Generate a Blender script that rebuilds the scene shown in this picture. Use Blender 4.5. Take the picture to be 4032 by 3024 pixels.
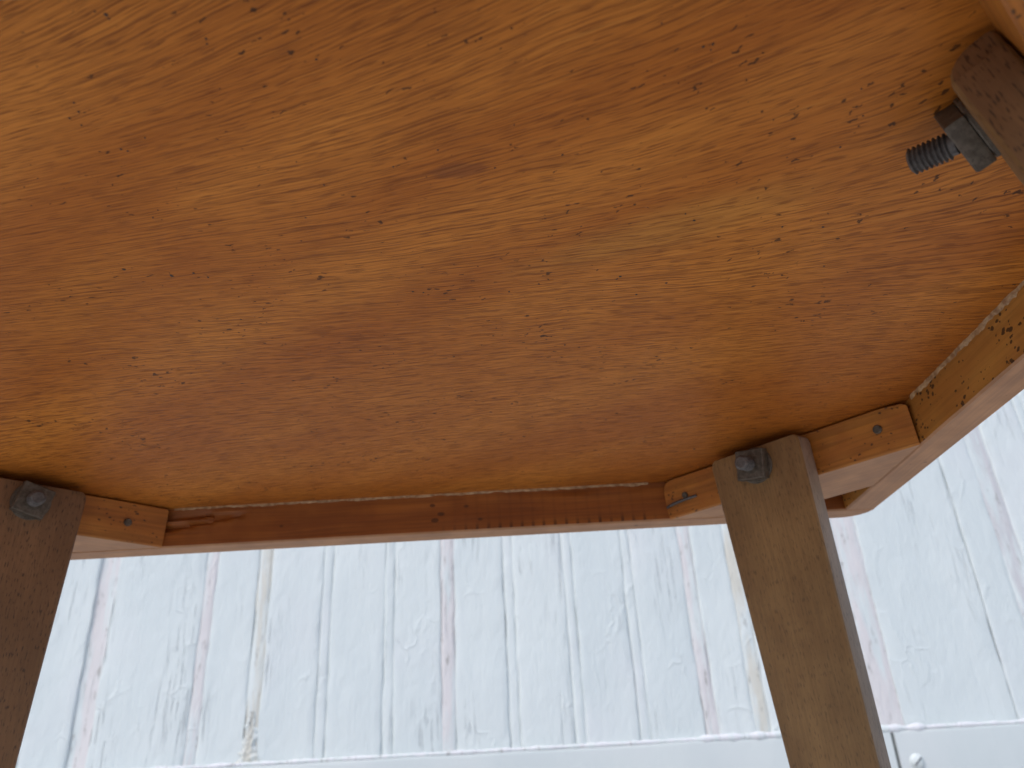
import bpy, bmesh, math, random
from mathutils import Vector, Matrix, noise as mnoise

for o in list(bpy.data.objects):
    bpy.data.objects.remove(o, do_unlink=True)
scene = bpy.context.scene
C = scene.collection
H = 0.15            # camera to seat underside, metres
ZC = 0.29           # camera height above the ground
ZS = ZC + H         # seat underside
WALL = 1.10         # wall plane distance (y)

# ------------------------------------------------------------------ camera
cam_d = bpy.data.cameras.new('camera')
cam = bpy.data.objects.new('camera', cam_d); C.objects.link(cam)
zen = Vector((1670 - 2016, 4750 + 1512, -3130)).normalized()   # up direction in camera axes
fw = Vector((0, 0, -1)); ya = (fw - zen * fw.dot(zen)).normalized(); xa = ya.cross(zen)
cam.matrix_world = Matrix.Translation((0, 0, ZC)) @ Matrix((xa, ya, zen)).to_4x4()
cam_d.sensor_width = 36.0
cam_d.lens = 36.0 * 3130 / 4032
cam_d.clip_start = 0.01; cam_d.clip_end = 200
cam_d.dof.use_dof = True
cam_d.dof.focus_distance = 0.285
cam_d.dof.aperture_fstop = 18.0
scene.camera = cam

# ------------------------------------------------------------------ light
SUN_EL, SUN_AZ = math.radians(58), math.radians(222)     # azimuth: clockwise from +Y, behind the camera
world = bpy.data.worlds.new('World'); scene.world = world; world.use_nodes = True
wn = world.node_tree.nodes; wl = world.node_tree.links
bg = wn['Background']; bg.inputs['Strength'].default_value = 0.12
sky = wn.new('ShaderNodeTexSky'); sky.sky_type = 'NISHITA'; sky.sun_disc = False
sky.sun_elevation = SUN_EL; sky.sun_rotation = SUN_AZ
sky.air_density = 1.0; sky.dust_density = 1.5; sky.ozone_density = 1.0
wl.new(sky.outputs['Color'], bg.inputs['Color'])
sun_d = bpy.data.lights.new('sun', 'SUN'); sun_d.energy = 1.0; sun_d.angle = math.radians(22)
sun_d.color = (1.0, 0.96, 0.9)
sun = bpy.data.objects.new('sun', sun_d); C.objects.link(sun)
sdir = Vector((math.sin(SUN_AZ) * math.cos(SUN_EL), math.cos(SUN_AZ) * math.cos(SUN_EL), math.sin(SUN_EL)))
sun.rotation_euler = sdir.to_track_quat('Z', 'Y').to_euler()
vs = scene.view_settings
vs.view_transform = 'Standard'; vs.look = 'None'; vs.gamma = 1.0; vs.use_curve_mapping = False
vs.exposure = 0.82

scene.cycles.max_bounces = 6; scene.cycles.diffuse_bounces = 3; scene.cycles.glossy_bounces = 2

# ------------------------------------------------------------------ node helpers
class NT:
    def __init__(s, name):
        s.m = bpy.data.materials.new(name); s.m.use_nodes = True
        s.t = s.m.node_tree; s.n = s.t.nodes; s.b = s.n['Principled BSDF']
        s._oc = None
    def link(s, a, b): s.t.links.new(a, b)
    def put(s, sock, v):
        if isinstance(v, bpy.types.NodeSocket): s.link(v, sock)
        elif v is not None: sock.default_value = v
    def coord(s):
        if s._oc is None:
            s._oc = s.n.new('ShaderNodeTexCoord').outputs['Object']
        return s._oc
    def math(s, op, a, b=None, c=None, clamp=False):
        k = s.n.new('ShaderNodeMath'); k.operation = op; k.use_clamp = clamp
        for i, v in enumerate((a, b, c)):
            if v is not None: s.put(k.inputs[i], v)
        return k.outputs[0]
    def sep(s, v):
        k = s.n.new('ShaderNodeSeparateXYZ'); s.link(v, k.inputs[0]); return k.outputs
    def comb(s, x, y, z):
        k = s.n.new('ShaderNodeCombineXYZ')
        for i, v in enumerate((x, y, z)): s.put(k.inputs[i], v)
        return k.outputs[0]
    def vmul(s, v, sc):
        k = s.n.new('ShaderNodeVectorMath'); k.operation = 'MULTIPLY'; s.link(v, k.inputs[0]); k.inputs[1].default_value = sc
        return k.outputs[0]
    def vadd(s, v, w):
        k = s.n.new('ShaderNodeVectorMath'); k.operation = 'ADD'; s.link(v, k.inputs[0]); s.put(k.inputs[1], w)
        return k.outputs[0]
    def noise(s, v, scale=1.0, detail=2.0, rough=0.5, dist=0.0, color=False):
        k = s.n.new('ShaderNodeTexNoise'); s.link(v, k.inputs['Vector'])
        k.inputs['Scale'].default_value = scale; k.inputs['Detail'].default_value = detail
        k.inputs['Roughness'].default_value = rough; k.inputs['Distortion'].default_value = dist
        return k.outputs['Color' if color else 'Fac']
    def voro(s, v, scale=1.0, feature='F1', rnd=1.0, out='Distance'):
        k = s.n.new('ShaderNodeTexVoronoi'); k.feature = feature; s.link(v, k.inputs['Vector'])
        k.inputs['Scale'].default_value = scale; k.inputs['Randomness'].default_value = rnd
        return k.outputs[out]
    def ramp(s, f, lo, hi, a=0.0, b=1.0, smooth=True):
        k = s.n.new('ShaderNodeMapRange'); k.interpolation_type = 'SMOOTHSTEP' if smooth else 'LINEAR'; k.clamp = True
        s.put(k.inputs['Value'], f)
        s.put(k.inputs['From Min'], lo); s.put(k.inputs['From Max'], hi)
        s.put(k.inputs['To Min'], a); s.put(k.inputs['To Max'], b)
        return k.outputs['Result']
    def mix(s, f, a, b, mode='MIX'):
        k = s.n.new('ShaderNodeMix'); k.data_type = 'RGBA'; k.blend_type = mode
        s.put(k.inputs[0], f)
        for sock, v in ((k.inputs[6], a), (k.inputs[7], b)):
            if isinstance(v, tuple): v = (*v, 1.0) if len(v) == 3 else v
            s.put(sock, v)
        return k.outputs[2]
    def bump(s, h, strength=0.3, dist=0.001, nrm=None):
        k = s.n.new('ShaderNodeBump'); k.inputs['Strength'].default_value = strength
        k.inputs['Distance'].default_value = dist; s.link(h, k.inputs['Height'])
        if nrm is not None: s.link(nrm, k.inputs['Normal'])
        return k.outputs[0]
    def done(s, col, rough=0.5, nrm=None, metal=0.0, spec=0.5):
        s.put(s.b.inputs['Base Color'], (*col, 1.0) if isinstance(col, tuple) and len(col) == 3 else col)
        s.put(s.b.inputs['Roughness'], rough); s.put(s.b.inputs['Metallic'], metal)
        s.b.inputs['Specular IOR Level'].default_value = spec
        if nrm is not None: s.link(nrm, s.b.inputs['Normal'])
        return s.m

# ------------------------------------------------------------------ materials
def mat_veneer():
    s = NT('varnished_veneer')
    p = s.vmul(s.coord(), (1 / H, 1 / H, 1 / H))
    x, y, z = s.sep(p)
    flat = s.comb(x, y, 0.0)
    mul, add = (lambda u, v: s.math('MULTIPLY', u, v)), (lambda u, v: s.math('ADD', u, v))
    low = s.noise(flat, 1.7, 3.0, 0.55, color=True)          # three broad, independent patterns
    lr, lg_, lb = s.sep(low)
    slope = add(s.ramp(y, 0.60, 1.75, 0.47, 0.03), s.ramp(y, 1.6, 2.5, 0.0, 0.14))   # grain swings round towards the near edge
    g = add(add(y, mul(slope, x)), mul(lr, 0.06))
    fine = s.noise(s.comb(mul(x, 4.5), mul(g, 140.0), 0.0), 1.0, 4.0, 0.68)
    q = add(y, mul(x, 0.60))
    wide = s.noise(s.comb(mul(x, 0.55), mul(q, 2.6), 2.0), 1.0, 3.0, 0.5)
    pore = s.ramp(s.noise(s.comb(mul(x, 17.0), mul(g, 290.0), 5.0), 1.0, 1.0, 0.5), 0.55, 0.66)
    pore2 = mul(s.ramp(s.noise(s.comb(mul(x, 12.0), mul(g, 112.0), 15.0), 1.0, 2.0, 0.6), 0.53, 0.64), s.ramp(y, 1.15, 1.9, 0.12, 1.0))
    pore = s.math('MAXIMUM', pore, pore2)
    line = s.ramp(s.noise(s.comb(mul(x, 4.0), mul(g, 190.0), 11.0), 1.0, 2.0, 0.5), 0.53, 0.64)
    lmask = mul(s.ramp(lb, 0.36, 0.52), s.ramp(y, 1.4, 2.4, 1.0, 0.4))
    c = s.mix(s.ramp(wide, 0.30, 0.70), (0.500, 0.150, 0.019), (0.665, 0.236, 0.036))
    c = s.mix(s.ramp(lg_, 0.50, 0.68, 0.0, 0.35), c, (0.405, 0.103, 0.012))
    # the paler streak and the reddish smudge of the veneer
    def spot(cx, cy, rx, ry, ang, wobble):
        ca, sa = math.cos(ang), math.sin(ang)
        dx, dy = add(x, -cx), add(y, -cy)
        u = add(mul(dx, ca / rx), mul(dy, sa / rx)); v = add(mul(dx, -sa / ry), mul(dy, ca / ry))
        d = s.math('SQRT', add(mul(u, u), mul(v, v)))
        return add(d, mul(add(lb, -0.5), wobble))
    c = s.mix(s.ramp(spot(0.27, 1.36, 0.34, 0.075, -0.35, 2.0), 0.2, 1.2, 0.4, 0.0), c, (0.66, 0.32, 0.065))
    edge = add(spot(-0.075, 1.122, 0.062, 0.022, -0.12, 0.5), mul(add(fine, -0.5), 1.2))
    c = s.mix(s.ramp(edge, 0.75, 1.05, 0.7, 0.0), c, (0.27, 0.085, 0.025))
    c = s.mix(s.ramp(fine, 0.40, 0.58, 0.36, 0.0), c, (0.27, 0.080, 0.014))
    c = s.mix(s.ramp(fine, 0.56, 0.70, 0.0, 0.22), c, (0.68, 0.33, 0.075))
    c = s.mix(mul(line, mul(lmask, 0.58)), c, (0.19, 0.054, 0.010))
    c = s.mix(mul(pore, 0.60), c, (0.19, 0.052, 0.010))
    # small dark specks in loose clusters, drawn out along the grain
    wb = s.vmul(s.noise(flat, 55.0, 2.0, color=True), (0.022, 0.022, 0.0))
    spx = s.vadd(s.comb(mul(x, 0.62), g, 0.0), wb)
    cl = s.ramp(s.noise(flat, 4.5, 3.0, 0.6), 0.42, 0.66)
    jit = s.noise(flat, 19.0, 1.0)
    r1 = mul(add(mul(cl, 0.17), 0.02), jit)
    s1 = s.ramp(s.math('SUBTRACT', s.voro(spx, 30.0), r1), 0.0, 0.05, 1.0, 0.0)
    s2 = s.ramp(s.math('SUBTRACT', s.voro(s.vadd(spx, (3.3, 1.7, 0.0)), 60.0), mul(mul(cl, jit), 0.32)), 0.0, 0.06, 1.0, 0.0)
    c = s.mix(mul(s.math('MAXIMUM', s1, s2), 0.8), c, (0.045, 0.022, 0.012))
    hgt = mul(pore, -1.0)
    return s.done(c, 0.5, s.bump(hgt, 0.4, 0.0004), spec=0.18)

def mat_wood(name, dark, mid, light, specks=0.0, gloss=0.45, lines=0.35, ssize=0.40, sx=8.0, sg=420.0, seed=0.0, bottom_wear=0.0):
    """straight grain along local X (metres)"""
    s = NT(name)
    info = s.n.new('ShaderNodeObjectInfo').outputs['Random']
    x, y, z = s.sep(s.coord())
    off = s.math('MULTIPLY', info, 13.0)
    x = s.math('ADD', x, off)
    warp = s.math('MULTIPLY', s.noise(s.comb(s.math('MULTIPLY', x, 9.0), s.math('MULTIPLY', y, 25.0), s.math('MULTIPLY', z, 25.0)), 1.0, 2.0), 0.006)
    yy = s.math('ADD', y, warp); zz = s.math('ADD', z, warp)
    band = s.noise(s.comb(s.math('MULTIPLY', x, sx * 0.5), s.math('MULTIPLY', yy, sg * 0.2), s.math('MULTIPLY', zz, sg * 0.2)), 1.0, 3.0, 0.55)
    fine = s.noise(s.comb(s.math('MULTIPLY', x, sx * 2), s.math('MULTIPLY', yy, sg), s.math('MULTIPLY', zz, sg)), 1.0, 3.0, 0.6)
    blot = s.noise(s.comb(x, y, z), 38.0, 3.0, 0.6)
    c = s.mix(s.ramp(band, 0.32, 0.68), dark, light)
    c = s.mix(s.ramp(blot, 0.35, 0.68, 0.65, 0.0), c, mid)
    c = s.mix(s.ramp(fine, 0.36, 0.60, lines, 0.0), c, tuple(v * 0.35 for v in dark))
    if specks:
        pv = s.comb(s.math('MULTIPLY', x, 0.7), y, z)
        pv = s.vadd(pv, s.vmul(s.noise(s.coord(), 700.0, 2.0, color=True), (0.0012, 0.0012, 0.0012)))
        cl = s.ramp(s.noise(s.comb(x, y, z), 55.0, 2.0), 0.36, 0.62)
        d = s.voro(pv, 420.0)
        rr = s.math('MULTIPLY', s.math('MULTIPLY', cl, s.noise(s.comb(x, y, z), 210.0, 1.0)), ssize)
        sp = s.ramp(s.math('SUBTRACT', d, rr), 0.0, 0.07, 1.0, 0.0)
        c = s.mix(s.math('MULTIPLY', sp, specks), c, (0.028, 0.012, 0.006))
    hgt = s.math('ADD', fine, s.math('MULTIPLY', blot, 0.6))
    return s.done(c, gloss, s.bump(hgt, 0.3, 0.0004))

def mat_front_rail():
    s = NT('front_rail_wood')
    x, y, z = s.sep(s.coord())
    warp = s.math('MULTIPLY', s.noise(s.comb(s.math('MULTIPLY', x, 9.0), 0.0, s.math('MULTIPLY', z, 40.0)), 1.0, 2.0), 0.006)
    zz = s.math('ADD', z, warp)
    band = s.noise(s.comb(s.math('MULTIPLY', x, 5.0), y, s.math('MULTIPLY', zz, 130.0)), 1.0, 3.0, 0.55)
    fine = s.noise(s.comb(s.math('MULTIPLY', x, 18.0), y, s.math('MULTIPLY', zz, 700.0)), 1.0, 3.0, 0.6)
    blot = s.noise(s.coord(), 34.0, 3.0, 0.6)
    c = s.mix(s.ramp(band, 0.32, 0.68), (0.30, 0.085, 0.013), (0.42, 0.135, 0.022))
    c = s.mix(s.ramp(blot, 0.34, 0.62, 0.6, 0.0), c, (0.24, 0.066, 0.011))
    c = s.mix(s.ramp(fine, 0.36, 0.60, 0.3, 0.0), c, (0.11, 0.03, 0.008))
    # knife chatter marks along the lower edge, right half
    xm = s.ramp(x, 0.26, 0.30); xm = s.math('MULTIPLY', xm, s.ramp(x, 0.385, 0.40, 1.0, 0.0))
    saw = s.math('FRACT', s.math('MULTIPLY', s.math('ADD', x, s.math('MULTIPLY', blot, 0.002)), 158.0))
    tick = s.ramp(s.math('ABSOLUTE', s.math('SUBTRACT', saw, 0.5)), 0.06, 0.20, 1.0, 0.0)
    zr = s.math('ADD', z, s.math('MULTIPLY', s.noise(s.comb(s.math('MULTIPLY', x, 150.0), 0.0, 0.0), 1.0, 1.0), 0.006))
    low = s.ramp(zr, 0.003, 0.009, 1.0, 0.12)
    c = s.mix(s.math('MULTIPLY', tick, s.math('MULTIPLY', s.math('MULTIPLY', low, xm), 0.8)), c, (0.05, 0.018, 0.008))
    d = s.voro(s.comb(s.math('MULTIPLY', x, 0.6), y, z), 120.0)
    rr = s.math('MULTIPLY', s.ramp(s.noise(s.coord(), 45.0, 2.0), 0.45, 0.65), 0.16)
    c = s.mix(s.ramp(s.math('SUBTRACT', d, rr), 0.0, 0.05, 0.7, 0.0), c, (0.05, 0.018, 0.008))
    return s.done(c, 0.5, s.bump(fine, 0.3, 0.0004))

def mat_beech(name, dark, light, fleck=0.8):
    """beech: grain along local Z, short dark ray flecks"""
    s = NT(name)
    x, y, z = s.sep(s.coord())
    info = s.n.new('ShaderNodeObjectInfo').outputs['Random']
    z = s.math('ADD', z, s.math('MULTIPLY', info, 7.0))
    blot = s.noise(s.comb(s.math('MULTIPLY', x, 1.6), s.math('MULTIPLY', y, 1.6), z), 26.0, 4.0, 0.6)
    cloud = s.noise(s.comb(x, y, s.math('MULTIPLY', z, 0.6)), 16.0, 2.0, 0.5)
    fine = s.noise(s.comb(s.math('MULTIPLY', x, 900.0), s.math('MULTIPLY', y, 900.0), s.math('MULTIPLY', z, 40.0)), 1.0, 3.0, 0.6)
    fl = s.noise(s.comb(s.math('MULTIPLY', x, 1700.0), s.math('MULTIPLY', y, 1700.0), s.math('MULTIPLY', z, 300.0)), 1.0, 1.0, 0.4)
    fl = s.ramp(fl, 0.58, 0.70)
    c = s.mix(s.ramp(blot, 0.30, 0.70), dark, light)
    c = s.mix(s.ramp(cloud, 0.35, 0.7, 0.0, 0.45), c, tuple(v * 0.62 for v in dark))
    c = s.mix(s.ramp(fine, 0.35, 0.62, 0.28, 0.0), c, tuple(v * 0.5 for v in dark))
    c = s.mix(s.math('MULTIPLY', fl, fleck), c, (0.035, 0.016, 0.008))
    return s.done(c, 0.6, s.bump(s.math('SUBTRACT', fine, fl), 0.3, 0.0003))

def mat_raw():
    s = NT('raw_sanded_wood')
    x, y, z = s.sep(s.coord())
    g = s.noise(s.comb(s.math('MULTIPLY', x, 14.0), s.math('MULTIPLY', y, 420.0), z), 1.0, 3.0, 0.6)
    b = s.noise(s.coord(), 40.0, 3.0, 0.6)
    c = s.mix(s.ramp(b, 0.3, 0.7), (0.42, 0.200, 0.085), (0.56, 0.280, 0.125))
    c = s.mix(s.ramp(g, 0.35, 0.62, 0.35, 0.0), c, (0.24, 0.125, 0.07))
    d = s.voro(s.coord(), 160.0)
    rr = s.math('MULTIPLY', s.ramp(s.noise(s.coord(), 70.0, 2.0), 0.5, 0.7), 0.16)
    c = s.mix(s.ramp(s.math('SUBTRACT', d, rr), 0.0, 0.05, 0.6, 0.0), c, (0.08, 0.04, 0.02))
    return s.done(c, 0.6, s.bump(g, 0.2, 0.0003))

def mat_steel(name, a, b, rough=0.55):
    s = NT(name)
    n = s.noise(s.coord(), 420.0, 4.0, 0.65); m = s.noise(s.coord(), 1300.0, 2.0, 0.6)
    c = s.mix(s.ramp(n, 0.35, 0.66), a, b)
    c = s.mix(s.ramp(m, 0.55, 0.72, 0.0, 0.5), c, (0.05, 0.028, 0.016))
    r = s.ramp(n, 0.3, 0.7, rough - 0.08, rough + 0.12)
    return s.done(c, r, s.bump(n, 0.3, 0.0003), metal=0.25)

def mat_glue():
    s = NT('dried_glue')
    n = s.noise(s.coord(), 260.0, 4.0, 0.6)
    c = s.mix(s.ramp(n, 0.35, 0.65), (0.30, 0.15, 0.06), (0.56, 0.36, 0.185))
    return s.done(c, 0.5, s.bump(n, 0.5, 0.0006))

def mat_paint(name, stain=None, amount=0.0, crack=0.5, tone=1.0, relief=0.7):
    """old white paint over boards (grain along Z); stain = bare / dirty tone showing through"""
    s = NT(name)
    info = s.n.new('ShaderNodeObjectInfo').outputs['Random']
    p = s.vadd(s.coord(), s.comb(s.math('MULTIPLY', info, 17.0), 0.0, s.math('MULTIPLY', info, 29.0)))
    x, y, z = s.sep(p)
    t = s.noise(s.comb(x, y, s.math('MULTIPLY', z, 0.35)), 7.0, 3.0, 0.55)
    c = s.mix(s.ramp(t, 0.35, 0.65), (0.660 * tone, 0.696 * tone, 0.680 * tone), (0.715 * tone, 0.742 * tone, 0.716 * tone))
    pk = s.noise(s.comb(x, y, z), 4.5, 2.0, 0.5)
    c = s.mix(s.ramp(pk, 0.52, 0.72, 0.0, 0.3), c, (0.720 * tone, 0.695 * tone, 0.705 * tone))
    brush = s.noise(s.comb(s.math('MULTIPLY', x, 330.0), y, s.math('MULTIPLY', z, 9.0)), 1.0, 3.0, 0.6)
    lump = s.noise(s.comb(s.math('MULTIPLY', x, 60.0), y, s.math('MULTIPLY', z, 28.0)), 1.0, 4.0, 0.6, 0.6)
    # fine vertical checks, only in places
    where = s.ramp(s.noise(s.comb(s.math('MULTIPLY', x, 20.0), y, s.math('MULTIPLY', z, 4.0)), 1.0, 2.0), 0.50, 0.66)
    chk = s.noise(s.comb(s.math('MULTIPLY', x, 260.0), y, s.math('MULTIPLY', z, 14.0)), 1.0, 3.0, 0.6)
    chk = s.math('MULTIPLY', s.ramp(chk, 0.56, 0.66), where)
    c = s.mix(s.math('MULTIPLY', chk, crack * 0.7), c, (0.38, 0.385, 0.39))
    # lifted paint wrinkles
    wr = s.voro(s.vadd(s.comb(s.math('MULTIPLY', x, 26.0), y, s.math('MULTIPLY', z, 13.0)), s.vmul(s.noise(p, 30.0, 3.0, color=True), (0.9, 0.0, 0.9))), 1.0, 'DISTANCE_TO_EDGE')
    wm = s.ramp(s.noise(p, 11.0, 2.0), 0.50, 0.66)
    wr = s.math('MULTIPLY', s.ramp(wr, 0.0, 0.05, 1.0, 0.0), wm)
    if stain:
        sm = s.noise(s.comb(s.math('MULTIPLY', x, 70.0), y, s.math('MULTIPLY', z, 7.0)), 1.0, 4.0, 0.65)
        c = s.mix(s.ramp(sm, 0.62 - amount * 0.4, 0.74 - amount * 0.3, 0.0, 0.9), c, stain)
        dk = s.noise(s.comb(s.math('MULTIPLY', x, 150.0), y, s.math('MULTIPLY', z, 30.0)), 1.0, 4.0, 0.7)
        c = s.mix(s.ramp(dk, 0.57, 0.68, 0.0, 0.7), c, (0.30, 0.27, 0.24))
    h = s.math('ADD', s.math('MULTIPLY', brush, 0.25), s.math('MULTIPLY', lump, 0.9))
    h = s.math('ADD', h, s.math('MULTIPLY', wr, 0.28)); h = s.math('SUBTRACT', h, s.math('MULTIPLY', chk, 0.6))
    return s.done(c, 0.5, s.bump(h, relief, 0.0026), spec=0.4)

def mat_ground():
    s = NT('pale_concrete')
    n = s.noise(s.coord(), 3.0, 6.0, 0.65); g = s.noise(s.coord(), 160.0, 3.0, 0.6)
    c = s.mix(s.ramp(n, 0.3, 0.7), (0.44, 0.42, 0.39), (0.54, 0.52, 0.49))
    c = s.mix(s.ramp(g, 0.4, 0.65, 0.3, 0.0), c, (0.36, 0.34, 0.32))
    return s.done(c, 0.85, s.bump(g, 0.4, 0.002))

M = dict(veneer=mat_veneer(),
         rail=mat_wood('shellacked_side_rail', (0.47, 0.200, 0.036), (0.42, 0.160, 0.028), (0.60, 0.285, 0.058), 0.85, 0.48, 0.25, 0.58),
         brace=mat_wood('shellacked_brace', (0.46, 0.155, 0.020), (0.40, 0.120, 0.015), (0.60, 0.240, 0.034), 0.75, 0.45, 0.4),
         front=mat_front_rail(),
         raw=mat_raw(), glue=mat_glue(),
         leg=mat_beech('dull_beech', (0.250, 0.128, 0.042), (0.345, 0.190, 0.068), 0.42),
         leg_red_and_shade=mat_beech('reddish_and_shaded_beech', (0.215, 0.100, 0.038), (0.285, 0.138, 0.056), 0.75),  # left leg's own tone; also painted shade on the near leg's sides
         leg_side=mat_beech('skylit_beech_edge', (0.29, 0.195, 0.13), (0.38, 0.265, 0.185), 0.4),  # sky light on the leg sides put into a lighter, greyer colour
         steel=mat_steel('dull_steel', (0.085, 0.066, 0.046), (0.165, 0.135, 0.10)),
         dark=mat_steel('dark_thread_steel', (0.085, 0.075, 0.07), (0.17, 0.155, 0.14), 0.5),
         paint=mat_paint('old_white_paint'),
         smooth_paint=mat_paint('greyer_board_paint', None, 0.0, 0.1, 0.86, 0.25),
         slot=NT('slot_shade_grey').done((0.16, 0.16, 0.16), 0.8),  # grey for a raised bar that stands in for the slot's shade
         pink=mat_paint('paint_worn_pink', (0.70, 0.645, 0.630), 0.62),
         cream=mat_paint('paint_worn_cream', (0.66, 0.615, 0.525), 0.60),
         grey=mat_paint('paint_worn_grey', (0.60, 0.57, 0.57), 0.55),
         caulk=mat_paint('caulk_paint', (0.76, 0.735, 0.745), 0.6, 0.2),
         gapdark=NT('dark_gap').done((0.03, 0.035, 0.035), 0.9),
         ink=NT('dark_stain').done((0.035, 0.020, 0.013), 0.5),
         ground=mat_ground())

# ------------------------------------------------------------------ mesh helpers
def empty(name, loc):
    o = bpy.data.objects.new(name, None); C.objects.link(o); o.location = loc
    o.empty_display_size = 0.05
    return o

def obj(name, bm, mats, parent=None, mw=None, smooth=0.6):
    bmesh.ops.recalc_face_normals(bm, faces=bm.faces[:])
    me = bpy.data.meshes.new(name); bm.to_mesh(me); bm.free()
    return link(name, me, mats, parent, mw, smooth)

def link(name, me, mats, parent=None, mw=None, smooth=0.6):
    for m in (mats if isinstance(mats, (list, tuple)) else [mats]):
        if m is not None: me.materials.append(m)
    if smooth:
        me.shade_smooth()
        try: me.set_sharp_from_angle(angle=smooth)
        except Exception: pass
    o = bpy.data.objects.new(name, me); C.objects.link(o)
    if parent is not None: o.parent = parent
    if mw is not None: o.matrix_local = mw
    return o

def tag(o, label, cat=None, group=None, kind=None):
    o['label'] = label
    if cat: o['category'] = cat
    if group: o['group'] = group
    if kind: o['kind'] = kind

def sweep(bm, stations, mat_fn=None):
    """stations: list of rings of equal length (3D points); closes both ends"""
    rings = [[bm.verts.new(p) for p in st] for st in stations]
    n = len(rings[0])
    for a, b in zip(rings[:-1], rings[1:]):
        for i in range(n):
            f = bm.faces.new((a[i], a[(i + 1) % n], b[(i + 1) % n], b[i]))
            if mat_fn: f.material_index = mat_fn(i)
    bm.faces.new(rings[0]); bm.faces.new(rings[-1][::-1])

def revolve(bm, prof, seg=24):
    """prof: (r, z) list along +Z; r=0 closes"""
    rings = []
    for r, z in prof:
        if r < 1e-7: rings.append([bm.verts.new((0, 0, z))])
        else: rings.append([bm.verts.new((r * math.cos(2 * math.pi * i / seg), r * math.sin(2 * math.pi * i / seg), z)) for i in range(seg)])
    for a, b in zip(rings[:-1], rings[1:]):
        for i in range(seg):
            j = (i + 1) % seg
            if len(a) == 1: bm.faces.new((a[0], b[j], b[i]))
            elif len(b) == 1: bm.faces.new((a[i], a[j], b[0]))
            else: bm.faces.new((a[i], a[j], b[j], b[i]))

def basis(xv, yv, zv, o):
    m = Matrix((xv, yv, zv)).transposed().to_4x4(); m.translation = o; return m

# ------------------------------------------------------------------ ground
bm = bmesh.new()
bmesh.ops.create_grid(bm, x_segments=2, y_segments=2, size=15)
gr = obj('ground', bm, M['ground'], smooth=0)
gr['kind'] = 'structure'; gr['label'] = 'pale concrete ground under the stool'

# ------------------------------------------------------------------ plank wall
wall = empty('plank_wall', (0, WALL, 0))
tag(wall, 'old white painted wall of vertical beaded planks behind the wooden stool', 'wall')
LOW = ZC + 0.031 * WALL          # top of the lower boards
TOP = 2.1
rnd = random.Random(4)
SE = [-0.526, -0.394, -0.326, -0.2455, -0.167, -0.0945, -0.018, 0.057, 0.1315, 0.208, 0.2665, 0.3445, 0.413, 0.559, 0.613]
#      kind of each joint
SK = ['wide', 'faint', 'cream', 'bead', 'bead', 'pink', 'bead', 'bead', 'bead', 'pinkbead', 'creamflat', 'bead', 'pinkwide', 'hair', 'greywide']
xs = [v * WALL for v in SE]; ks = list(SK)
v = SE[0]
for i in range(8):
    v -= 0.075; xs.insert(0, v * WALL); ks.insert(0, 'bead')
v = SE[-1]
for i in range(8):
    v += 0.075; xs.append(v * WALL); ks.append('bead')
HALF = {'wide': 0.0135, 'faint': 0.0075, 'cream': 0.0090, 'bead': 0.0068, 'pink': 0.0095, 'pinkbead': 0.0088, 'creamflat': 0.0095,
        'pinkwide': 0.0165, 'hair': 0.0007, 'greywide': 0.014}
zst = [LOW - 0.02 + (TOP - LOW + 0.02) * t for t in ([i / 150 * 0.36 for i in range(150)] + [0.36 + 0.64 * i / 20 for i in range(21)])]

def wob(x, z, s, a): return mnoise.noise(Vector((x * s + 3.1, 7.7, z * s * 0.5))) * a

def plank(x0, x1, seed):
    w = x1 - x0
    us = [0.0, 0.0012, 0.003] + [0.003 + (w - 0.006) * k / 8 for k in range(1, 8)] + [w - 0.003, w - 0.0012, w]
    bm = bmesh.new(); rings = []
    for z in zst:
        ring = []
        ea = wob(x0 + seed, z, 9, 0.0009) + wob(x0 + seed, z, 90, 0.0011); eb = wob(x1 + seed, z, 9, 0.0009) + wob(x1 + seed, z, 90, 0.0011)
        fa = 0.5 + 1.1 * wob(x0 + seed + 9, z, 40, 1.0); fb = 0.5 + 1.1 * wob(x1 + seed + 5, z, 40, 1.0)
        for u in us:
            e = min(u, w - u)
            dep = (0.0 if e >= 0.003 else (0.0025 if e <= 1e-6 else 0.0009)) * max(0.12, min(1.0, fa if u < w / 2 else fb))
            xx = x0 + u + (ea if u < w / 2 else eb) * (1 if e < 0.004 else 0)
            dy = dep - wob(x0 + u, z, 24, 0.0006) - wob(seed, z, 6, 0.0006)
            ring.append((xx, dy, z))
        ring += [(x1, 0.016, z), (x0, 0.016, z)]
        rings.append(ring)
    sweep(bm, rings)
    return bm

def joint(x, half, kind, seed):
    """the moulded bead between two planks, in front view: groove, round, groove"""
    bm = bmesh.new(); rings = []
    n = 9
    for z in zst:
        ring = []
        cx = x + wob(seed, z, 7, 0.0006)
        for k in range(n):
            t = -1 + 2 * k / (n - 1)
            hw = half + 0.0004 + wob(seed + t, z, 70, 0.0009)
            if kind in ('bead', 'pinkbead', 'cream', 'pink'):
                dy = 0.0004 + (0.0020 + wob(seed + 3 * t, z, 35, 0.0018)) * t ** 4
            elif kind == 'wide':
                dy = 0.0035 - 0.0022 * t if t > -0.3 else 0.0042
            else:
                dy = 0.0006 + 0.0012 * t ** 6
            dy -= wob(x + t * hw, z, 55, 0.0008)
            ring.append((cx + t * hw, dy, z))
        ring += [(cx + half + 0.0015, 0.010, z), (cx - half - 0.0015, 0.010, z)]
        rings.append(ring)
    sweep(bm, rings)
    return bm

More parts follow.
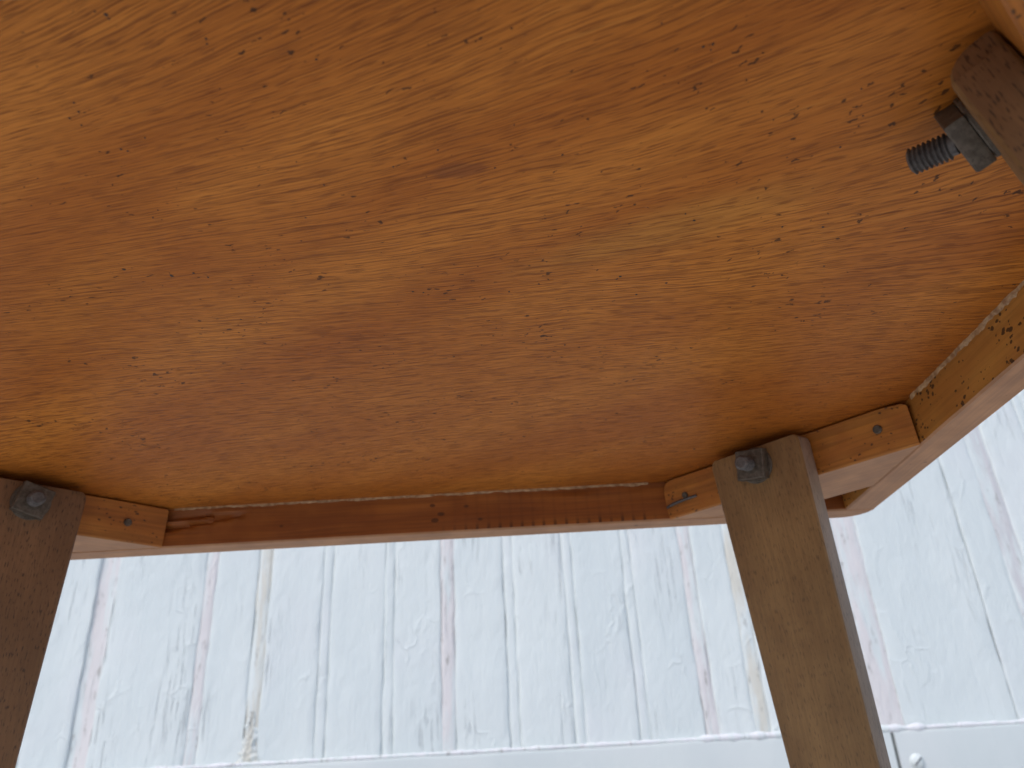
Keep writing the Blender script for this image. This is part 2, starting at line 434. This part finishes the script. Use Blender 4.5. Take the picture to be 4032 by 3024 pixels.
# backing behind the joints
bm = bmesh.new()
bmesh.ops.create_cube(bm, size=1.0, matrix=Matrix.Translation((0.02, 0.027, TOP / 2)) @ Matrix.Diagonal((xs[-1] - xs[0] + 0.1, 0.02, TOP, 1)))
obj('backing_board', bm, M['paint'], wall, smooth=0)
for i in range(len(xs) - 1):
    obj('plank', plank(xs[i] + HALF[ks[i]], xs[i + 1] - HALF[ks[i + 1]], i * 1.37), M['paint'], wall, smooth=0.9)
jm = {'wide': 'pink', 'faint': 'pink', 'cream': 'cream', 'bead': 'paint', 'pink': 'pink', 'pinkbead': 'pink', 'creamflat': 'cream', 'pinkwide': 'pink', 'greywide': 'grey'}
for i, (x, k) in enumerate(zip(xs, ks)):
    if k == 'hair': continue
    obj('joint_bead', joint(x, HALF[k], k, i * 2.1), M[jm[k]], wall, smooth=0.9)

# lower boards: a wide horizontal board, a dark gap, the next board with a screw
def low_board(x0, x1):
    bm = bmesh.new(); rings = []
    n = max(2, int((x1 - x0) / 0.02))
    for i in range(n + 1):
        x = x0 + (x1 - x0) * i / n
        t = wob(x, 0.3, 12, 0.0012)
        rings.append([(x, -0.016, 0.03), (x, -0.019, 0.034), (x, -0.019 + wob(x, 1.0, 5, 0.0008), LOW * 0.6), (x, -0.019, LOW - 0.006 + t),
                      (x, -0.0176, LOW - 0.0022 + t), (x, -0.0145, LOW - 0.0006 + t), (x, -0.002, LOW + t), (x, 0.004, LOW + t), (x, 0.004, 0.03)])
    sweep(bm, rings)
    return bm
GX = 0.409 * WALL - 0.0055
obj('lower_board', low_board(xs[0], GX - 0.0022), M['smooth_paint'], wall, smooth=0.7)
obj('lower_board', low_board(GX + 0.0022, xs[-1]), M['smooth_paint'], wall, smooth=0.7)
bm = bmesh.new()
bmesh.ops.create_cube(bm, size=1.0, matrix=Matrix.Translation((GX, -0.003, LOW / 2)) @ Matrix.Diagonal((0.02, 0.006, LOW - 0.02, 1)))
obj('gap_shade_block', bm, M['gapdark'], wall, smooth=0)  # near-black block stands in for the shade inside the open gap
# lumpy caulk along the top of the lower boards
bm = bmesh.new(); rings = []
N = 420
for i in range(N + 1):
    x = xs[0] + (xs[-1] - xs[0]) * i / N
    u = x / WALL
    r = 0.0026 + 0.0016 * mnoise.noise(Vector((x * 40, 0, 0))) + 0.0012 * mnoise.noise(Vector((x * 130, 5, 0)))
    if 0.19 < u < 0.44: r += 0.0022 + 0.002 * mnoise.noise(Vector((x * 70, 2, 0)))
    r = max(r, 0.0014)
    rings.append([(x, -0.0125 + 0.9 * r * math.cos(a) - 0.002, LOW + 0.0008 + r * math.sin(a)) for a in [k * math.pi / 5 for k in range(10)]])
sweep(bm, rings)
obj('caulk_bead', bm, M['caulk'], wall, smooth=1.2)
# crumbled filler at the foot of the stained joint
bm = bmesh.new()
N1, N2 = 26, 34
grid = []
for j in range(N2 + 1):
    row = []
    for i in range(N1 + 1):
        u, v_ = -1 + 2 * i / N1, j / N2
        half = 0.019 * (1 - 0.75 * v_ ** 0.8) * (1 + 0.5 * mnoise.noise(Vector((v_ * 9, u, 3.3))))
        hgt = (1 - abs(u) ** 3) * 0.0040 * (1 - 0.6 * v_) + 0.0022 * mnoise.noise(Vector((u * 4, v_ * 12, 1.0))) + 0.0012 * mnoise.noise(Vector((u * 11, v_ * 34, 4.0)))
        row.append(bm.verts.new((-0.3262 * WALL + u * half + 0.002 * mnoise.noise(Vector((v_ * 7, 1, 1))), 0.0012 - max(hgt, -0.002) * (1 - abs(u) ** 4) , LOW + 0.001 + 0.062 * v_)))
    grid.append(row)
for j in range(N2):
    for i in range(N1): bm.faces.new((grid[j][i], grid[j][i + 1], grid[j + 1][i + 1], grid[j + 1][i]))
obj('filler_patch', bm, M['cream'], wall, smooth=1.2)
# slotted round screw
def screw_bm(r):
    bm = bmesh.new()
    revolve(bm, [(0, r * 0.55), (r * 0.45, r * 0.5), (r * 0.78, r * 0.36), (r, r * 0.12), (r, 0.0), (0, 0.0)], 24)
    return bm
sc = obj('screw', screw_bm(0.0085), M['paint'], wall,
         basis(Vector((1, 0, 0)), Vector((0, 0, 1)), Vector((0, -1, 0)), Vector((0.4325 * WALL - 0.0095, -0.0188, ZC - 0.0022 * WALL))), smooth=0.9)
bm = bmesh.new()
bmesh.ops.create_cube(bm, size=1.0, matrix=Matrix.Rotation(math.radians(40), 4, 'Z') @ Matrix.Translation((0, 0, 0.0043)) @ Matrix.Diagonal((0.0120, 0.0015, 0.0014, 1)))
obj('slot', bm, M['slot'], sc, smooth=0)

# ------------------------------------------------------------------ stool
# plan (units of H, z measured from the camera): inner frame x -2.007..1.225, y 0.623..2.915
XL, XR, YN, YF = -2.007, 1.225, 0.623, 2.915
TS, TF = 0.116, 0.105                       # side and front rail thickness
ZB = 0.848                                   # bottom of rails
stool = empty('wooden_stool', ((XL + XR) / 2 * H, (YN + YF) / 2 * H, 0))
tag(stool, 'old wooden stool seen from below, with brown plywood seat and bolted beech legs', 'stool')
SO = stool.location.copy()
def W(x, y, z): return Vector((x * H, y * H, ZC + z * H)) - SO

# --- seat panel: veneer underside, rounded outline
bm = bmesh.new()
x0, x1, y0, y1 = XL - TS + 0.004, XR + TS - 0.004, YN - TF + 0.004, YF + TF - 0.004
outl = []
rc = 0.12
for cx, cy, a0 in ((x1 - rc, y1 - rc, 0), (x0 + rc, y1 - rc, 90), (x0 + rc, y0 + rc, 180), (x1 - rc, y0 + rc, 270)):
    for k in range(9):
        a = math.radians(a0 + k * 90 / 8); outl.append((cx + rc * math.cos(a), cy + rc * math.sin(a)))
th = 0.05
def ring(s, z):
    return [W((x0 + x1) / 2 + (x - (x0 + x1) / 2) * s, (y0 + y1) / 2 + (y - (y0 + y1) / 2) * s, z) for x, y in outl]
sweep(bm, [ring(1.0, 1.0), ring(1.0, 1.0 + th * 0.75), ring(0.996, 1.0 + th)])
# object origin at the stool so that texture coordinates stay in place: shift to camera-plan coordinates
seat = obj('seat_panel', bm, M['veneer'], stool, smooth=0.5)
seat['label'] = 'brown veneer underside of the seat with dark specks'
seat.data.transform(Matrix.Translation(SO)); seat.matrix_local = Matrix.Translation(-SO)

# larger ink-dark spots on the veneer, paper-thin films of dried stain
SPOTS = [(-0.8, 1.365, 0.0091), (-0.713, 1.396, 0.01), (-0.664, 1.392, 0.0071), (-0.639, 1.41, 0.0061), (-0.713, 1.387, 0.0032), (-0.646, 1.022, 0.006), (-0.637, 1.027, 0.005), (-0.672, 0.916, 0.005), (-0.674, 0.935, 0.0051), (-0.695, 0.947, 0.005), (-0.666, 0.937, 0.004), (-0.684, 0.963, 0.005), (-0.595, 0.999, 0.0041), (-0.422, 0.81, 0.0041), (-0.424, 0.819, 0.004), (-0.271, 0.858, 0.005), (-0.108, 1.066, 0.005), (-0.009, 1.119, 0.005), (0.113, 1.095, 0.006), (0.028, 1.016, 0.0041), (0.366, 1.283, 0.0051), (0.388, 1.306, 0.0071), (0.578, 1.344, 0.005), (0.665, 1.352, 0.006), (0.715, 1.498, 0.0061), (0.619, 1.115, 0.0051), (0.633, 1.04, 0.004), (0.256, 1.494, 0.0081), (0.249, 1.504, 0.0061), (0.365, 1.531, 0.009), (0.301, 1.573, 0.007), (0.005, 1.531, 0.0061), (0.324, 0.874, 0.007), (0.338, 0.87, 0.0061), (0.337, 0.881, 0.0041), (0.253, 0.827, 0.004), (0.607, 0.978, 0.0041), (-0.546, 0.761, 0.0061), (-0.545, 0.768, 0.004), (-0.559, 0.755, 0.004), (-0.212, 1.509, 0.0061), (-0.189, 1.515, 0.0051), (-0.072, 1.771, 0.004), (-0.326, 1.14, 0.0041), (-0.411, 1.302, 0.004), (-0.383, 1.23, 0.004), (-0.67, 1.205, 0.004), (-0.627, 1.586, 0.0051), (0.057, 2.236, 0.0071), (-0.069, 2.185, 0.0081), (-0.142, 2.227, 0.0071), (0.62, 2.587, 0.0102), (0.591, 2.605, 0.0081), (-0.481, 1.903, 0.0061), (-0.148, 1.824, 0.0061), (0.142, 1.795, 0.006), (-0.192, 1.102, 0.004), (0.089, 1.421, 0.004), (-0.778, 1.727, 0.004), (0.528, 1.135, 0.004), (-0.36, 1.076, 0.0032)]
bm = bmesh.new(); rs = random.Random(11)
for sx, sy, sd in SPOTS:
    n = 11; r0 = 0.46 * sd; el = rs.uniform(0.8, 1.25); ph = rs.uniform(-0.4, 0.2)
    ring = []
    for k in range(n):
        a = 2 * math.pi * k / n; rr = r0 * rs.uniform(0.6, 1.2)
        u, w_ = rr * math.cos(a), rr * el * math.sin(a)
        ring.append((sx + u * math.cos(ph) - w_ * math.sin(ph), sy + u * math.sin(ph) + w_ * math.cos(ph)))
    top = [bm.verts.new(W(px, py, 0.99995) + SO) for px, py in ring]
    low = [bm.verts.new(W(sx + (px - sx) * 0.8, sy + (py - sy) * 0.8, 0.9994) + SO) for px, py in ring]
    for k in range(n): bm.faces.new((top[k], top[(k + 1) % n], low[(k + 1) % n], low[k]))
    bm.faces.new(low)
ink = obj('dark_spots', bm, M['ink'], stool, Matrix.Translation(-SO), smooth=0)
ink['kind'] = 'stuff'

# --- rails: swept sections, local X along the rail, local Y outward, Z up from the bottom
RH = 1.0 - ZB
def rail_bm(length, thick, tear=None, round_ends=False, inner_rough=0.0):
    bm = bmesh.new(); L, T, Hh = length * H, thick * H, RH * H - 0.0002
    nin = 14
    nst = 150 if tear else 60
    b = 0.0009
    rings = []
    if tear:
        e = [0.1 * H * k / 12 for k in range(12)]
        xs_t = e + [0.1 * H + (L - 0.2 * H) * k / 180 for k in range(181)] + [L - v for v in reversed(e)]
        nst = len(xs_t) - 1
    for i in range(nst + 1):
        x = L * (0.5 - 0.5 * math.cos(math.pi * i / nst)) if round_ends and not tear else L * i / nst
        if tear: x = max(0.0, min(L, xs_t[i]))
        Ty = T
        if round_ends:
            e = min(x, L - x); rr = 0.1 * H
            if e < rr: Ty = max(0.014 * H, T - rr + math.sqrt(max(rr * rr - (rr - e) ** 2, 0)))
        b = min(0.0009, Ty * 0.25)
        ring = []
        for k in range(nin + 1):                       # inner face, bottom to top
            z = b + (Hh - b) * k / nin
            y = 0.0
            if tear: y += tear(x, z)
            ring.append((x, y + inner_rough * mnoise.noise(Vector((x * 40, z * 90, 1.3))), z))
        ring += [(x, Ty, Hh), (x, Ty, b * 1.5), (x, Ty - b * 1.5, 0.0), (x, b, 0.0)]
        rings.append(ring)
    n = len(rings[0])
    sweep(bm, rings, lambda i: 1 if i in (n - 2, n - 3) or i == n - 1 else 0)
    return bm

FL = (XR + TS) - (XL - TS) - 0.014
off = -(XL - TS) - 0.007                                       # local x = plan x + off
def tear(x, z):
    """split-out splinter next to the left brace of the front rail"""
    px = x / H - off; pz = z / H / RH
    d = 0.0
    if -1.42 < px < -1.02:
        t = (px + 1.345) / 0.32
        if t < 1:
            t = max(t, 0)
            cz = 0.66 + 0.1 * t; hw = 0.27 * (1 - t) ** 0.8
            q = abs(pz - cz) / max(hw, 1e-4)
            if q < 1: d = 0.0030 * (1 - q ** 4) * (1 - t * 0.6)
            q2 = abs(pz - (cz - hw * 0.15)) / max(hw * 0.36, 1e-4)
            if q2 < 1 and t < 0.55: d -= 0.0036 * (1 - q2 ** 3)
    if 0.0 < px < 0.60 and pz > 0.85:
        d += 0.0012 * max(0, mnoise.noise(Vector((px * 7, 2, 0))) + 0.25)
    return d
fr = obj('rail', rail_bm(FL, TF, tear, True, 0.0002), [M['front'], M['raw']], stool,
         basis(Vector((1, 0, 0)), Vector((0, 1, 0)), Vector((0, 0, 1)), W(XL - TS + 0.007, YF, ZB)), smooth=0.5)
fr['label'] = 'dark front rail facing the camera with a split left end'
obj('rail', rail_bm(FL, TF, None, True, 0.0002), [M['front'], M['raw']], stool,
    basis(Vector((-1, 0, 0)), Vector((0, -1, 0)), Vector((0, 0, 1)), W(XR + TS - 0.007, YN, ZB)), smooth=0.5)
SLn = YF - YN - 0.003
sr = obj('rail', rail_bm(SLn, TS, None, False, 0.0003), [M['rail'], M['raw']], stool,
         basis(Vector((0, -1, 0)), Vector((1, 0, 0)), Vector((0, 0, 1)), W(XR, YF - 0.0015, ZB)), smooth=0.5)
sr['label'] = 'speckled yellowish side rail on the right'
obj('rail', rail_bm(SLn, TS, None, False, 0.0003), [M['rail'], M['raw']], stool,
    basis(Vector((0, 1, 0)), Vector((-1, 0, 0)), Vector((0, 0, 1)), W(XL, YN + 0.0015, ZB)), smooth=0.5)

# pale ragged strip of dried glue where a rail meets the seat
def glue(parent, xa, xb, hgt, seed):
    bm = bmesh.new(); rings = []
    n = int((xb - xa) / 0.012)
    for i in range(n + 1):
        x = (xa + (xb - xa) * i / n) * H
        q = Vector((x * 90, seed, 0)); q2 = Vector((x * 420, seed, 3))
        hh = hgt * H * max(0.25, 0.8 + 0.7 * mnoise.noise(q) + 0.5 * mnoise.noise(q2))
        d = hgt * H * max(0.22, 0.55 + 0.5 * mnoise.noise(q + Vector((0, 4, 0))) + 0.45 * mnoise.noise(q2 + Vector((0, 5, 0))))
        zt = RH * H - 0.00002
        rings.append([(x, 0.0008, zt), (x, 0.0008, zt - hh), (x, -0.0001, zt - hh), (x, -d * 0.35, zt - hh * 0.5), (x, -d * 0.5, zt)])
    sweep(bm, rings)
    return obj('glue_bead', bm, M['glue'], parent, smooth=1.2)
glue(sr, 0.672, 1.60, 0.017, 1.0)
glue(fr, off - 1.32, off + 0.50, 0.010, 6.0)

# --- corner braces and legs
BT = 0.272
def nail_bm(r):
    bm = bmesh.new(); revolve(bm, [(0, 0.0011), (r * 0.8, 0.0011), (r, 0.0007), (r, 0.0), (0, 0.0)], 20); return bm
def nut_bm(sz, t):
    bm = bmesh.new()
    bmesh.ops.create_cube(bm, size=1.0, matrix=Matrix.Translation((0, 0, t / 2)) @ Matrix.Diagonal((sz, sz, t, 1)))
    bmesh.ops.bevel(bm, geom=bm.edges[:], offset=sz * 0.035, segments=2, affect='EDGES', profile=0.6)
    # round off the outer corners as on a chamfered nut
    for v in bm.verts:
        r = math.hypot(v.co.x, v.co.y); lim = sz * 0.60
        if r > lim: v.co.z -= 0
        if v.co.z > t * 0.6 and r > lim: v.co.z -= (r - lim) * 0.9
    return bm
def bolt_bm(r, length, pitch):
    bm = bmesh.new(); prof = [(0, length), (r * 0.72, length), (r * 0.86, length - pitch * 0.3)]
    z = length - pitch * 0.55
    while z > 0:
        prof += [(r, z), (r, z - pitch * 0.12), (r * 0.78, z - pitch * 0.45), (r * 0.78, z - pitch * 0.6)]; z -= pitch
    prof += [(r * 0.8, -0.001), (0, -0.001)]
    revolve(bm, prof, 28); return bm
def washer_bm(r):
    bm = bmesh.new(); revolve(bm, [(0, 0.0012), (r * 0.96, 0.0012), (r, 0.0008), (r, 0), (0, 0)], 32); return bm

def brace_bm(L, left, right, th):
    """local X along the brace, Y outward (towards the corner), Z up from the bottom"""
    bm = bmesh.new(); Hh = (RH - 0.007) * H; T = BT * H; sh = math.tan(th)
    pts = [(-L / 2, 0.0), (L / 2, 0.0)]
    rr, rz = right
    for k in range(6):
        a = k / 5 * math.pi / 2; pts.append((L / 2 - rr + rr * math.cos(a), Hh - rz + rz * math.sin(a)))
    rr, rz = left
    for k in range(6):
        a = math.pi / 2 + k / 5 * math.pi / 2; pts.append((-L / 2 + rr + rr * math.cos(a), Hh - rz + rz * math.sin(a)))
    def rg(d):
        k = (L / 2 - d) / (L / 2)
        out = []
        for x, z in pts:
            y = d - (sh * z if d < T * 0.5 else 0)
            out.append((x * (k if d >= 0 else 1), y, z))
        return out
    b = 0.0008
    f0 = [( x * (1 - 2 * b / L), y, z + (b if z < b else -b * 0.8 if z > Hh - b else 0)) for x, y, z in rg(0.0)]
    sweep(bm, [f0, rg(b), rg(T * 0.49), rg(T)])
    bmesh.ops.recalc_face_normals(bm, faces=bm.faces[:])
    for f in bm.faces:
        if f.normal.z < -0.85: f.material_index = 1
    return bm

LW0, LT = 0.338, 0.090
def leg_bm(length, rtop=0.0):
    bm = bmesh.new(); secs = []
    def sec(z, w, t):
        r = 0.0022; o = []
        for cx, cy, a0 in ((w / 2 - r, t - r, 0), (-w / 2 + r, t - r, 90), (-w / 2 + r, r, 180), (w / 2 - r, r, 270)):
            for k in range(4):
                a = math.radians(a0 + k * 30); o.append((cx + r * math.cos(a), cy + r * math.sin(a), z))
        return o
    L = length; n = 24
    W0, W1, T = LW0 * H, (LW0 - 0.060 * length / H) * H, LT * H
    if rtop:
        for k in range(7):
            a = math.radians(90 * k / 6); secs.append(sec(-rtop * (1 - math.cos(a)), W0 - 0.002, T - rtop * (1 - math.sin(a))))
        L -= 0
    else:
        for dz, dw in ((0, 0.0030), (0.0006, 0.0014), (0.0018, 0.0004)):
            secs.append(sec(-dz, W0 - 2 * dw, T if dz else T - 0.0012))
    for i in range(n + 1):
        t = i / n; z0 = max(0.004, rtop + 0.0004); secs.append(sec(-z0 - (L - z0) * t, W0 + (W1 - W0) * t, T))
    sweep(bm, secs)
    bmesh.ops.recalc_face_normals(bm, faces=bm.faces[:])
    for f in bm.faces:
        if abs(f.normal.x) > 0.8: f.material_index = 1
    return bm

ZTOP = 0.982
corners = [   # inward direction, brace middle at the bottom edge, leg offset, nut turn, bolt length, labels
    ((-1, -1), (0.8915, 2.5885), 6.1, -0.025, -9, 0.0078, 'right far'),
    ((1, -1), (-1.6735, 2.5815), 6.1, -0.020, -13, 0.0062, 'left far'),
    ((-1, 1), (0.8965, 0.9515), 11.0, 0.008, 33, 0.0106, 'near right'),
    ((1, 1), (-1.6735, 0.9565), 6.1, 0.0, 20, 0.0120, 'near left')]
for ci, (idir, mid, splay, loff, turn, blen, which) in enumerate(corners):
    TH = math.radians(splay)
    i3 = Vector((idir[0], idir[1], 0)).normalized()
    outv = -i3; up = Vector((0, 0, 1))
    xv = outv.cross(up)                                  # along the brace, right-handed with outv, up
    L = (XR - 0.558) * math.sqrt(2) * H - 0.0006
    base = W(mid[0], mid[1], ZB + 0.002)
    # left / right end rounding differs from brace to brace
    lr = [((0.036, 0.05), (0.085, 0.024)), ((0.02, 0.02), (0.012, 0.008)), ((0.04, 0.03), (0.04, 0.03)), ((0.04, 0.03), (0.04, 0.03))][ci]
    lr = [(q[0] * H, q[1] * H) for q in lr]
    br = obj('corner_brace', brace_bm(L, lr[0], lr[1], TH), [M['brace'], M['raw' if ci < 2 else 'brace']], stool,
             basis(xv, outv, up, base), smooth=0.5)
    # nails through the brace ends
    nz = Vector((0, -math.cos(TH), -math.sin(TH)))
    nx = Vector((1, 0, 0)); ny = nz.cross(nx)
    spots = {0: [(-0.375, 0.070), (0.360, 0.081)], 1: [(0.325, 0.070), (-0.37, 0.07)], 2: [(-0.36, 0.07), (0.36, 0.07)], 3: [(-0.36, 0.07), (0.36, 0.07)]}[ci]
    for u, w in spots:
        p = Vector((u * H, -math.tan(TH) * w * H - 0.0001, w * H))
        obj('nail', nail_bm(0.0021 if u > 0 or ci else 0.0018), M['steel'], br, basis(nx, ny, nz, p), smooth=0.6)
    if ci == 0:   # bent staple across the left end
        bm = bmesh.new(); rings = []
        for k in range(13):
            t = k / 12; x = (-0.462 + 0.135 * t) * H
            lift = 0.0012 * math.sin(math.pi * min(1, t * 1.05))
            z = (0.046 + 0.010 * t) * H
            y = -math.tan(TH) * z - 0.0002 - lift
            rings.append([(x, y + 0.0008 * math.cos(a), z + 0.0008 * math.sin(a)) for a in [q * math.pi / 3 for q in range(6)]])
        sweep(bm, rings)
        obj('staple', bm, M['dark'], br, smooth=1.0)
    # leg: local Z up along the leg, Y inward off the brace face
    N = (i3 * math.cos(TH) - up * math.sin(TH)); D = (-up * math.cos(TH) - i3 * math.sin(TH)); lz = -D
    lx = N.cross(lz)
    dz = (ZTOP - ZB - 0.002) * H
    along = xv * (loff * H) if ci != 1 else xv * (loff * H)
    top = base + up * dz + i3 * (math.tan(TH) * dz + 0.0003) + along
    lg = obj('leg', leg_bm((ZTOP * H + ZC) / math.cos(TH) - 0.002 - LT * H * math.sin(TH), 0.042 * H if ci == 2 else 0.0), [M['leg_red_and_shade' if ci == 1 else 'leg'], M['leg_red_and_shade' if ci == 2 else 'leg_side']], stool, basis(lx, N, lz, top), smooth=0.5)  # near leg's side faces take the darker beech as painted shade
    ux = Vector((1, 0, 0)); uy = Vector((0, 1, 0)); uz = Vector((0, 0, 1))
    NC = Vector((0.0, LT * H, (-0.016 if ci == 2 else -0.064) * H))
    bt = Matrix.Rotation(math.radians(18 if ci == 2 else 0), 4, 'X')
    fr_ = lambda d, ang: (Matrix.Translation(NC + uy * d) @ basis(ux, -uz, uy, Vector((0, 0, 0))) @ Matrix.Rotation(math.radians(ang), 4, 'Z'))
    obj('washer', washer_bm(0.061 * H), M['steel'], lg, fr_(0.0, 0), smooth=0.6)
    obj('nut', nut_bm(0.100 * H, 0.040 * H), M['steel'], lg, fr_(0.0013, turn), smooth=0.5)
    obj('bolt', bolt_bm(0.0245 * H, blen, 0.00125), M['dark'], lg, fr_(0.0013 + 0.0395 * H - 0.0002, 0) @ bt, smooth=0.5)
